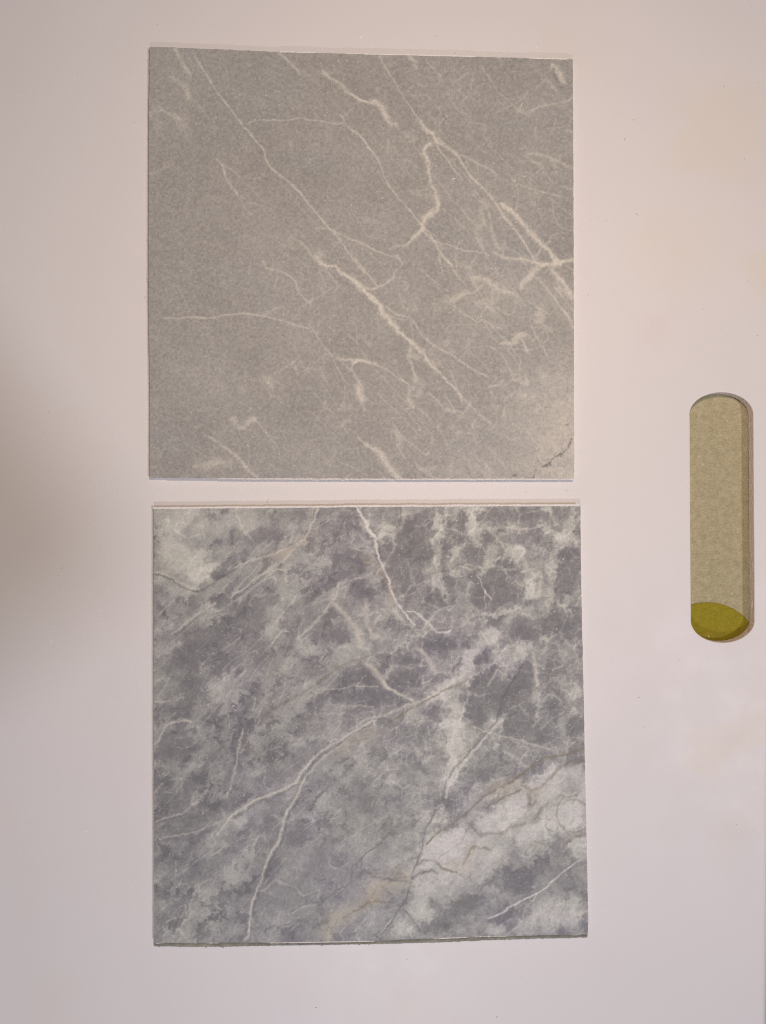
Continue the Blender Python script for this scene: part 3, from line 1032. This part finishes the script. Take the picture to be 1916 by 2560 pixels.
# ------------------------------------------------------------------ the board with its handle slot
def build_board():
    root = empty('sample_board', (0, 0, 0))
    tag(root, 'large white board with a long rounded handle slot at its right edge', 'board')
    N = 160
    r = random.Random(4)
    cx, cy = 1805.5, 1293.5
    slot = []
    rx, ry, hh = 79.0, 55.0, 257.5
    # outline walked by arc length: two straight sides and two elliptic ends
    pts = []
    for i in range(40):
        a = math.pi * (1 - i / 39)               # top end, left to right
        pts.append((cx + rx * math.cos(a) - 1.0, cy - hh - ry * math.sin(a)))
    for i in range(1, 40):
        t = i / 40
        pts.append((cx + rx - 1.0 + 3.0 * t, cy - hh + 2 * hh * t))
    for i in range(40):
        a = math.pi * i / 39
        pts.append((cx + rx * math.cos(a) + 2.0 - (0.0 if math.cos(a) > 0 else 0.0), cy + hh + ry * math.sin(a)))
    for i in range(1, 40):
        t = i / 40
        pts.append((cx - rx + 2.0 - 3.0 * t, cy + hh - 2 * hh * t))
    N = len(pts)
    wob = ragged(N, 77, 0.45)
    def norm(i):
        a, b = pts[i - 1], pts[(i + 1) % N]
        dx, dy = b[0] - a[0], b[1] - a[1]
        L = math.hypot(dx, dy) or 1
        return dy / L, -dx / L                  # outward (away from the hole) in image px
    # outer outline: same number of points, spread by angle from the slot
    x0, y0, y1 = -420.0, -420.0, 3000.0
    def right_edge(y):
        return 1956 - 36 * (y / 2560.0)
    def outer(i, inset=0.0):
        px, py = pts[i]
        if True:
            # walk the rectangle in step with the slot's four stretches
            k = i
            if k < 40:
                t = k / 40
                return (x0 + inset + (right_edge(y0) - inset - x0 - inset) * t, y0 + inset)
            if k < 79:
                t = (k - 40) / 39
                y = y0 + inset + (y1 - y0 - 2 * inset) * t
                return (right_edge(y) - inset, y)
            if k < 119:
                t = (k - 79) / 40
                return (right_edge(y1) - inset + (x0 + 2 * inset - right_edge(y1)) * t, y1 - inset)
            t = (k - 119) / (N - 119)
            return (x0 + inset, y1 - inset - (y1 - y0 - 2 * inset) * t)
    v = []
    rings = []
    def ring(fn):
        s = len(v)
        for i in range(N):
            v.append(fn(i))
        rings.append(s)
    def flat(px, py, z):
        return ((px - CX) * S, (CY - py) * S, z)
    # top sheet: from the slot lip outwards, over the rounded rim, down to the underside
    def lip(off, z):
        def fn(i):
            nx, ny = norm(i)
            o = off + 0.5 * wob[i]
            return flat(pts[i][0] + nx * o, pts[i][1] + ny * o, z)
        return fn
    ring(lip(0.3, -0.00022)); ring(lip(1.2, -0.00005)); ring(lip(3.0, 0.0))
    BEV = 0.0024
    for k in range(6):
        a = math.pi / 2 * k / 5
        ins = (BEV * (1 - math.sin(a))) / S
        z = -BEV * (1 - math.cos(a))
        ring(lambda i, ins=ins, z=z: flat(*outer(i, ins), z))
    ring(lambda i: flat(*outer(i, 0), -DEPTH))
    f = []
    for a, b in zip(rings[:-1], rings[1:]):
        for i in range(N):
            j = (i + 1) % N
            f.append((a + i, b + i, b + j, a + j))
    panel = mesh_obj('panel', v, f, M_BOARD, root)
    bm = bmesh.new(); bm.from_mesh(panel.data)
    bmesh.ops.recalc_face_normals(bm, faces=bm.faces[:])
    up = sum(fc.normal.z * fc.calc_area() for fc in bm.faces)
    if up < 0:
        bmesh.ops.reverse_faces(bm, faces=bm.faces[:])
    bm.to_mesh(panel.data); bm.free()
    # raw sawn wall of the slot
    v2, f2 = [], []
    lv = 6
    rr = np.random.RandomState(3)
    for k in range(lv + 1):
        z = -0.00022 - (DEPTH - 0.00022) * k / lv
        for i in range(N):
            nx, ny = norm(i)
            o = 0.3 + 0.5 * wob[i] + (rr.randn() * 0.5 if 0 < k < lv else 0)
            v2.append(flat(pts[i][0] + nx * o, pts[i][1] + ny * o, z))
    for k in range(lv):
        for i in range(N):
            j = (i + 1) % N
            f2.append((k * N + i, k * N + j, (k + 1) * N + j, (k + 1) * N + i))
    mesh_obj('slot_edge', v2, f2, M_WALL, root)
    # underside
    s = len(rings)
    v3 = [flat(pts[i][0] + norm(i)[0] * .3, pts[i][1] + norm(i)[1] * .3, -DEPTH) for i in range(N)] + [flat(*outer(i, 0), -DEPTH) for i in range(N)]
    f3 = [(i, (i + 1) % N, N + (i + 1) % N, N + i) for i in range(N)]
    mesh_obj('underside', v3, f3, M_CORE, root)

build_board()

# ------------------------------------------------------------------ upper sample
U_TOP = [(375, 117), (449, 119.5), (702, 130), (940, 136), (1134, 140.5), (1432.5, 148.5)]
U_BOT = [(375, 1194), (560, 1195), (940, 1196), (1436, 1196)]
U_LEFT = [(375, 117), (373, 283), (372, 660), (372.5, 800), (375, 966), (375, 1194)]
U_RIGHT = [(1432.5, 148.5), (1434, 442), (1435, 821), (1436, 1196)]
L_TOP = [(384.5, 1271.5), (600, 1269.5), (794, 1268), (900, 1266.5), (1180, 1265), (1451.6, 1264)]
L_BOT = [(386, 2357), (700, 2356), (940, 2352), (1198, 2341), (1470, 2336)]
L_LEFT = [(384.5, 1271.5), (385, 1800), (385.5, 2070), (386, 2357)]
L_RIGHT = [(1451.6, 1264), (1453, 1440), (1460, 1755), (1462.5, 1895), (1471, 2300), (1470, 2336)]

def hairlines(X, Y, cell, seed, sharp, octv=2):
    a = fbm(X, Y, cell, octv, seed, 0.4)
    d = np.abs(a - 0.5)
    return np.exp(-(d / sharp) ** 2)

# >>> fields
def cells(X, Y, size, seed):
    """angular fragments: distance to the nearest joint (px) and a random value per fragment"""
    r = np.random.RandomState(seed)
    ox, oy, val = r.rand(64, 64), r.rand(64, 64), r.rand(64, 64)
    x, y = X / size, Y / size
    xi, yi = np.floor(x).astype(int), np.floor(y).astype(int)
    f1 = np.full(x.shape, 9.0); f2 = np.full(x.shape, 9.0); v = np.zeros_like(x)
    for dx in (-1, 0, 1):
        for dy in (-1, 0, 1):
            a, b = (yi + dy) % 64, (xi + dx) % 64
            d = np.hypot(xi + dx + ox[a, b] - x, yi + dy + oy[a, b] - y)
            near = d < f1
            f2 = np.where(near, f1, np.minimum(f2, d))
            v = np.where(near, val[a, b], v)
            f1 = np.where(near, d, f1)
    return (f2 - f1) * 0.5 * size, v

def upper_fields(PX, PY):
    F = Field(PX, PY)
    # wandering of the hand-read lines
    WX = PX + 4.5 * (fbm(PX, PY, 38, 4, 11) - .5) + 5 * (fbm(PX, PY, 10, 3, 15, .7) - .5)
    WY = PY + 4.5 * (fbm(PX, PY, 38, 4, 21) - .5) + 5 * (fbm(PX, PY, 10, 3, 25, .7) - .5)
    BX = PX + 46 * (fbm(PX, PY, 70, 5, 31, .65) - .5)
    BY = PY + 46 * (fbm(PX, PY, 70, 5, 41, .65) - .5)
    vein = np.zeros_like(PX); dark = np.zeros_like(PX); pale = np.zeros_like(PX)
    for kind, w, s, pts in parse(UPPER):
        if kind == 'L':
            wide = max(w) > 9
            # broad marks get a ragged outline, lines stay lines
            F.stroke(vein, PX + (2.2 if wide else 0.8) * (WX - PX), PY + (2.2 if wide else 0.8) * (WY - PY), pts, [x * (1.12 if wide else 1.0) for x in w], s)
        elif kind == 'D':
            F.stroke(dark, PX + 2.6 * (WX - PX), PY + 2.6 * (WY - PY), pts, w, s)
        else:
            F.stroke(pale, BX, BY, pts, w, s)
    mod = 0.36 + 1.55 * fbm(PX, PY, 16, 5, 51, 0.76)
    vein = np.clip(vein * mod, 0, 1)
    # hairline crackle, denser towards the lower right
    zone = smooth(0.25, 0.9, (PX - 375) / 1060 * 0.65 + (PY - 120) / 1080 * 0.35)
    c, s_ = math.cos(math.radians(48)), math.sin(math.radians(48))
    QX = PX + 10 * (fbm(PX, PY, 40, 3, 17, .5) - .5); QY = PY + 10 * (fbm(PX, PY, 40, 3, 27, .5) - .5)
    RX, RY = QX * c + QY * s_, -QX * s_ + QY * c
    h = hairlines(RX * 0.16, RY, 62, 61, 0.010) * smooth(.38, .62, fbm(PX, PY, 70, 3, 65))
    h1 = hairlines(RX * 0.20 + 500, RY + 90, 44, 67, 0.014) * smooth(.42, .62, fbm(PX + 99, PY, 70, 3, 66))
    h2 = hairlines(QX, QY * .7, 120, 71, 0.006) * smooth(.40, .62, fbm(PX, PY + 77, 80, 3, 75))
    h3 = hairlines(QX * .6 + 700, QY, 70, 73, 0.009) * smooth(.45, .65, fbm(PX + 33, PY + 77, 60, 3, 76))
    for a, b in ((h, .60), (h1, .54), (h2, .48), (h3, .46)):
        vein = 1 - (1 - vein) * (1 - b * a * (0.28 + 0.72 * zone))
    wisps = smooth(0.58, 0.80, fbm(QX, QY, 45, 6, 81, 0.78)) * (0.08 + 0.34 * zone)
    vein = 1 - (1 - vein) * (1 - wisps)
    pale = np.clip(pale * (0.25 + 1.5 * fbm(PX, PY, 36, 6, 91, 0.74)), 0, 1)
    dark = np.clip(dark * (.4 + 1.1 * fbm(PX, PY, 8, 3, 93, .7)), 0, 1)
    # granular specks of the printed stone
    gr = fbm(PX, PY, 5.5, 2, 97, .8) - .5
    relief = 0.00005 * gr + 0.00003 * vein
    return {'vein': vein, 'dark': dark, 'pale': pale, 'grain': gr + .5}, relief

def lower_fields(PX, PY):
    F = Field(PX, PY)
    jx = fbm(PX, PY, 12, 3, 115, .75) - .5; jy = fbm(PX, PY, 12, 3, 125, .75) - .5
    WX = PX + 9 * (fbm(PX, PY, 40, 4, 111) - .5) + 8 * jx
    WY = PY + 9 * (fbm(PX, PY, 40, 4, 121) - .5) + 8 * jy
    BX = PX + 26 * (fbm(PX, PY, 30, 3, 131, .6) - .5) + 24 * jx
    BY = PY + 26 * (fbm(PX, PY, 30, 3, 141, .6) - .5) + 24 * jy
    z = lambda: np.zeros_like(PX)
    vein, white, dark, brown, ochre, pos, neg = z(), z(), z(), z(), z(), z(), z()
    for kind, w, s, pts in parse(LOWER):
        tgt = {'L': vein, 'W': white, 'D': dark, 'B': brown, 'Y': ochre, 'P': pos, 'N': neg}[kind]
        if kind in 'PNY':
            F.stroke(tgt, BX, BY, pts, w, s, 1.0, flat=kind != 'Y')
        else:
            F.stroke(tgt, WX, WY, pts, [x * (0.85 if kind == 'W' else 0.9) for x in w], s)
    u = (PX - 385) / 1070; v = (PY - 1268) / 1080
    # streaky mottling running down-left, cellular veining upper right
    c, s_ = math.cos(math.radians(46)), math.sin(math.radians(46))
    RX, RY = BX * c - BY * s_, BX * s_ + BY * c          # along and across the streaks
    st = fbm(RX * 0.30, RY, 44, 6, 151, .68) - .5
    mo = fbm(BX, BY, 30, 5, 161, .72) - .5
    left = smooth(0.70, 0.30, u)
    calm = 1 - 0.45 * smooth(0.25, 0.05, np.hypot((u - .42) / .6, (v - .85) / .45) - .1)
    tone = 0.405 + (0.34 + 0.12 * smooth(.35, .6, u)) * pos - (0.28 + 0.07 * smooth(.35, .6, u)) * neg + (left * (0.55 * st + 0.24 * mo) + (1 - left) * (0.22 * st + 0.50 * mo)) * calm
    ur = smooth(0.30, 0.60, u) * smooth(0.85, 0.60, v)
    CX_ = PX + 14 * (fbm(PX, PY, 34, 3, 261, .6) - .5) + 7 * jx; CY_ = PY + 14 * (fbm(PX, PY, 34, 3, 271, .6) - .5) + 7 * jy
    e1, v1 = cells(CX_ * c * .7 - CY_ * s_ * .7, CX_ * s_ + CY_ * c, 70, 5); e2, v2 = cells(CX_, CY_ * 1.2, 27, 6)
    tone += (0.10 + 0.90 * ur) * (0.13 * (v1 - .5) + 0.08 * (v2 - .5))
    tone = 0.5 + 0.5 * np.tanh(2.1 * (tone - 0.5)) / np.tanh(1.05)
    # web of fine pale lines, crisp between the dark cells of the upper right
    QX = PX + 5 * jx; QY = PY + 5 * jy
    def gate(sd, a=.40, b=.62):
        return smooth(a, b, fbm(PX + 31 * sd, PY, 62, 3, 300 + sd))
    web = z()
    for cell, sd, sh, amp in ((70, 171, .009, 1.0), (46, 181, .010, .9), (30, 187, .013, .8), (30, 193, .013, .7)):
        web = np.maximum(web, amp * hairlines(QX + 7 * sd, QY, cell, sd, sh) * gate(sd))
    sweb = z()
    for cell, sd, sh in ((50, 191, .010), (34, 197, .012), (60, 199, .009)):
        sweb = np.maximum(sweb, hairlines((QX * c - QY * s_) * .34 + 5 * sd, QX * s_ + QY * c, cell, sd, sh) * gate(sd))
    g1 = smooth(.36, .58, fbm(PX, PY, 48, 3, 281)); g2 = smooth(.44, .62, fbm(PX + 77, PY, 44, 3, 291))
    tone += (0.06 + 0.94 * ur) * (0.24 * np.exp(-(e1 / 2.3) ** 2) * g1 + 0.04 * np.exp(-(e1 / 8.0) ** 2) * g2 + 0.20 * np.exp(-(e2 / 1.5) ** 2) * g2)
    tone += web * (0.12 + 0.12 * ur) + sweb * (0.11 + 0.14 * left)
    sp = fbm(RX * 0.6, RY, 19, 4, 221, .66); patch = fbm(PX, PY, 90, 3, 231)
    tone -= 0.30 * smooth(.52, .70, sp) * smooth(.35, .6, patch) * (0.35 + 0.65 * left) * calm
    tone += 0.13 * smooth(.54, .72, fbm(BX + 400, BY, 17, 4, 241, .7)) * smooth(.38, .62, fbm(PX + 500, PY, 80, 3, 251)) * (0.45 + 0.55 * ur)
    tone -= 0.16 * hairlines((QX * c - QY * s_) * .5 + 900, QX * s_ + QY * c, 56, 207, .009) * gate(9) * (1 - ur)
    tone = np.clip(tone, 0, 1)
    mod = 0.25 + 1.45 * fbm(PX, PY, 22, 5, 195, .72)
    vein = np.clip(vein * mod * 1.1, 0, 1)
    white = np.clip(white * (0.25 + 1.6 * fbm(PX, PY, 15, 4, 205, .78)), 0, 1)
    dark = np.clip(dark * mod, 0, 1); brown = np.clip(brown * mod * 1.05, 0, 1)
    ochre = np.clip(ochre * (0.3 + 2.2 * (mo + .5) * .6), 0, 1)
    # thin brownish joints running through the pale band at the lower right
    band = smooth(.42, .66, u) * smooth(.52, .66, v)
    for cell, sd, sh in ((58, 211, .011), (38, 213, .012)):
        ln = hairlines((QX * c * .9 - QY * s_ * .9) * .5 + 3 * sd, (QX * s_ + QY * c), cell, sd, sh, 3) * gate(sd, .38, .58)
        brown = 1 - (1 - brown) * (1 - 0.42 * ln * band)
    relief = 0.00004 * (fbm(PX, PY, 6, 3, 95, .8) - .5) + 0.00006 * np.maximum(vein, white) - 0.00006 * np.maximum(dark, 0.6 * brown) + 0.00003 * tone
    return {'vein': vein, 'white': white, 'dark': dark, 'brown': brown, 'ochre': ochre, 'tone': tone}, relief
# <<< fields

def build_upper():
    PX, PY = coons(U_TOP, U_BOT, U_LEFT, U_RIGHT, NG)
    masks, relief = upper_fields(PX, PY)
    root = empty('tile_sample', at(905, 1196, 0))
    tag(root, 'plain taupe grey marble tile sample with thin cream veins', 'tile',
        'square marble tile samples on the board')
    ox = root.location.copy()
    o, ring = tile_face('face', PX, PY, masks, relief, mat_upper(), root, 100)
    core = tile_core(ring, M_CORE, root)
    e = [burr('cut_edge', [(700, 129), (940, 135), (1134, 139.5), (1420, 147.5)], (0, -1), 3.4, 0.00012, 5, M_BURR, root, 0.25),
         burr('cut_edge', [(420, 1196.0), (560, 1197), (940, 1198), (1434, 1198)], (0, 1), 2.6, 0.00012, 6, M_BURR, root, 0.2)]
    for c_ in root.children:
        c_.location = -ox

def build_lower():
    PX, PY = coons(L_TOP, L_BOT, L_LEFT, L_RIGHT, NG)
    masks, relief = lower_fields(PX, PY)
    root = empty('tile_sample', at(925, 2357, 0))
    tag(root, 'blue grey marble tile sample with mottled blotches and white and brown veins', 'tile',
        'square marble tile samples on the board')
    ox = root.location.copy()
    o, ring = tile_face('face', PX, PY, masks,
                        relief, mat_lower(), root, 200)
    tile_core(ring, M_CORE, root)
    burr('cut_edge', [(384, 1270.5), (600, 1268.5), (794, 1267), (900, 1265.5), (1180, 1264), (1450, 1263)], (0, -1), 4.6, 0.00016, 8, M_BURR, root)
    burr('cut_edge', [(390, 2358), (700, 2357), (940, 2353), (1198, 2342), (1460, 2337)], (0, 1), 2.2, 0.0001, 9, M_BURR, root, 0.35)
    # olive backing layer that sticks out under the lower edge
    n = 360
    ix, iy = edge_curve([(p[0], p[1] - 14) for p in L_BOT], np.linspace(0, 1, n))
    jx, jy = edge_curve([(386, 2366), (480, 2366.5), (556, 2366.5), (675, 2364), (940, 2360), (1110, 2355), (1285, 2348), (1469, 2343.5)], np.linspace(0, 1, n))
    rag = ragged(n, 31, 0.7)
    rr = random.Random(12)
    vv, ff = [], []
    for i in range(n):
        e = rag[i] + (rr.random() * 4.5 if rr.random() < 0.035 else 0)
        for (x, y, zz) in ((ix[i], iy[i], 0.0009), (jx[i], jy[i] + e - 1, 0.0009), (jx[i], jy[i] + e, 0.0005), (jx[i], jy[i] + e - 0.5, 0.0001)):
            vv.append(at(x, y, zz))
    for i in range(n - 1):
        for s in range(3):
            q = 4 * i + s
            ff.append((q, q + 1, q + 5, q + 4))
    b = mesh_obj('backing', vv, ff, M_BACK, root)
    b['label'] = 'olive grey backing layer showing under the lower edge'
    for c_ in root.children:
        c_.location = -ox

build_upper()
build_lower()

# ------------------------------------------------------------------ crumbs and dust
def crumb_mesh(name, L, W, T, bend, seed):
    r = random.Random(seed)
    v, f = [], []
    n, m = 7, 6
    for i in range(n):
        t = i / (n - 1)
        rad = W * (0.35 + 0.65 * math.sin(math.pi * min(max(t, .08), .92))) * (0.85 + 0.3 * r.random())
        x = (t - .5) * L
        y = bend * L * (0.25 - (t - .5) ** 2)
        for k in range(m):
            a = 2 * math.pi * k / m
            v.append((x, y + rad * math.cos(a), T + T * math.sin(a) * rad / W))
    for i in range(n - 1):
        for k in range(m):
            k2 = (k + 1) % m
            f.append((i * m + k, i * m + k2, (i + 1) * m + k2, (i + 1) * m + k))
    f.append(tuple(reversed(range(m)))); f.append(tuple((n - 1) * m + k for k in range(m)))
    return v, f

CR = [ # px, py, z, length px, width px, angle, bend, label
    (1304, 263, TH, 13, 2.6, 62, 0.1, 'tiny white splinter near the upper right corner of the plain tile'),
    (1135, 449, TH, 11, 3.0, 20, 0.9, 'tiny curled white shaving among the veins of the plain tile'),
    (619, 1114, TH, 9, 2.4, -60, 0.5, 'tiny white shaving near the lower left corner of the plain tile'),
    (1564, 349, 0, 9, 3.2, 60, 0.3, 'white crumb on the board right of the plain tile'),
    (1593, 538, 0, 9, 3.6, -20, 0.8, 'white curled crumb on the board right of the plain tile, below the other'),
    (672, 1252, 0, 9, 2.4, 50, 0.3, 'tiny white shaving lying in the gap between the two tiles'),
]
for i, (px, py, z, L, W, ang, bend, lab) in enumerate(CR):
    v, f = crumb_mesh('crumb', L * S, W * S * 0.5, W * S * 0.5, bend, i)
    o = mesh_obj('crumb', v, f, M_CRUMB, None, True)
    o.location = at(px, py, z + 0.00002)
    o.rotation_euler = (0, 0, math.radians(ang))
    tag(o, lab, 'crumb', 'white crumbs and shavings')

def build_dust():
    r = random.Random(21)
    pts = []
    # specks read from the photograph, then a light scatter
    seen = [(47, 590, 'd'), (186, 200, 'w'), (337, 306, 'd'), (122, 1030, 'd'), (268, 1384, 'w'), (270, 1472, 'w'), (251, 1525, 'w'), (127, 1602, 'w'),
            (117, 1620, 'w'), (349, 1713, 'w'), (318, 1747, 'w'), (212, 1686, 'w'), (215, 2078, 'w'), (248, 2123, 'w'), (155, 1420, 'd'), (75, 2058, 'd'),
            (1533, 292, 'd'), (1515, 274, 'w'), (1585, 300, 'd'), (1810, 216, 'd'), (1896, 206, 'd'), (1861, 397, 'd'), (1775, 453, 'd'), (1517, 551, 'd'),
            (1871, 703, 'd'), (1842, 847, 'd'), (1760, 773, 'd'), (1469, 738, 'd'), (1560, 970, 'd'), (1691, 1617, 'w'), (1700, 1649, 'd'), (1598, 1744, 'd'),
            (1776, 1720, 'w'), (1610, 1817, 'd'), (1653, 2070, 'd'), (1842, 2061, 'd'), (1515, 2276, 'w'), (1887, 2076, 'd'), (1662, 2028, 'w'), (557, 2412, 'w'),
            (1018, 2398, 'd'), (648, 2448, 'd'), (791, 2519, 'd'), (1243, 2542, 'd'), (1224, 2367, 'w'), (696, 1201, 'w'), (718, 1205, 'd'), (363, 743, 'd'),
            (365, 61, 'w'), (394, 62, 'd'), (1090, 90, 'd'), (1341, 118, 'w'), (1138, 132, 'd'), (902, 92, 'w')]
    dark, pale = [], []
    for x, y, k in seen:
        (dark if k == 'd' else pale).append((x, y, 0.0, (0.75 if k == 'd' else 1.1) * (1 + 1.1 * r.random())))
    for i in range(170):
        x, y = r.uniform(0, 1900), r.uniform(0, 2560)
        z = 0.0
        if 362 < x < 1482 and 105 < y < 1210: z = TH
        if 362 < x < 1482 and 1250 < y < 2375: z = TH
        if 1710 < x < 1900 and 960 < y < 1625: continue
        for (a, b) in ((362, 392), (1425, 1482)):
            if a < x < b: z = None
        if z is None or 1185 < y < 1210 or 1250 < y < 1275 or 105 < y < 155 or 2330 < y < 2375: continue
        (dark if r.random() < 0.4 else pale).append((x, y, z + (0.00004 if z else 0), 0.45 + 0.7 * r.random() ** 2))
    for name, lst, mat, lab in (('pale_dust', pale, M_CRUMB, 'fine pale dust scattered over the board and tiles'),
                           ('dark_dust', dark, M_DUST, 'fine dark dust specks scattered over the board and tiles')):
        v, f = [], []
        for (x, y, z, s) in lst:
            c = at(x, y, z)
            a0 = r.random() * 3; el = r.uniform(1, 1.9)
            b = len(v)
            for k in range(5):
                a = 2 * math.pi * k / 5
                dx, dy = s * el * math.cos(a), s * math.sin(a)
                v.append((c[0] + S * (dx * math.cos(a0) - dy * math.sin(a0)), c[1] + S * (dx * math.sin(a0) + dy * math.cos(a0)), z + 0.00001))
            v.append((c[0], c[1], z + S * s * 1.2))
            for k in range(5):
                f.append((b + k, b + (k + 1) % 5, b + 5))
        o = mesh_obj(name, v, f, mat, None, True)
        tag(o, lab, 'dust', None, 'stuff')

M_DUST = mat_plain('dark_dust', (0.42, 0.38, 0.34), (0.54, 0.50, 0.46), 900)
build_dust()

# ------------------------------------------------------------------ the phone that takes the picture
def build_phone():
    # it hangs over the board just behind the lens and keeps the ceiling lamp off the board's left side
    root = empty('smartphone', (0, 0, H + 0.0012))
    tag(root, 'dark smartphone held above the board, taking the picture', 'phone')
    root.rotation_euler = (0, 0, math.radians(38))
    W, L, T, R = 0.076, 0.160, 0.008, 0.016
    cx, cy = -0.018, -0.060
    n = NT('dark_phone_glass'); n.color(n.mix(n.noise(40), (0.02, 0.02, 0.022), (0.035, 0.035, 0.04))); n.set(0.3, 0.5)
    m = NT('phone_lens_ring'); m.color(m.mix(m.noise(90), (0.10, 0.10, 0.11), (0.16, 0.16, 0.17))); m.set(0.35, 0.5)
    out = []
    for qx, qy, a0 in ((1, 1, 0), (-1, 1, 90), (-1, -1, 180), (1, -1, 270)):
        for k in range(9):
            a = math.radians(a0 + 90 * k / 8)
            out.append((cx + qx * (W / 2 - R) + R * math.cos(a), cy + qy * (L / 2 - R) + R * math.sin(a)))
    N = len(out)
    v, f = [], []
    for z, k in ((0.0008, 0.985), (0.0020, 1.0), (T - 0.0012, 1.0), (T, 0.985)):
        v += [(cx + (x - cx) * k, cy + (y - cy) * k, z) for x, y in out]
    for r in range(3):
        for i in range(N):
            j = (i + 1) % N
            f.append((r * N + i, r * N + j, (r + 1) * N + j, (r + 1) * N + i))
    f.append(tuple(reversed(range(N)))); f.append(tuple(3 * N + i for i in range(N)))
    mesh_obj('body', v, f, n.m, root)
    v, f = [], []
    for rr, z in ((0.0075, 0.0008), (0.0075, 0.0), (0.0055, 0.0), (0.0055, 0.0007)):
        v += [(rr * math.cos(2 * math.pi * k / 32), rr * math.sin(2 * math.pi * k / 32), z) for k in range(32)]
    for r in range(3):
        for i in range(32):
            j = (i + 1) % 32
            f.append((r * 32 + i, (r + 1) * 32 + i, (r + 1) * 32 + j, r * 32 + j))
    mesh_obj('lens_ring', v, f, m.m, root)

build_phone()
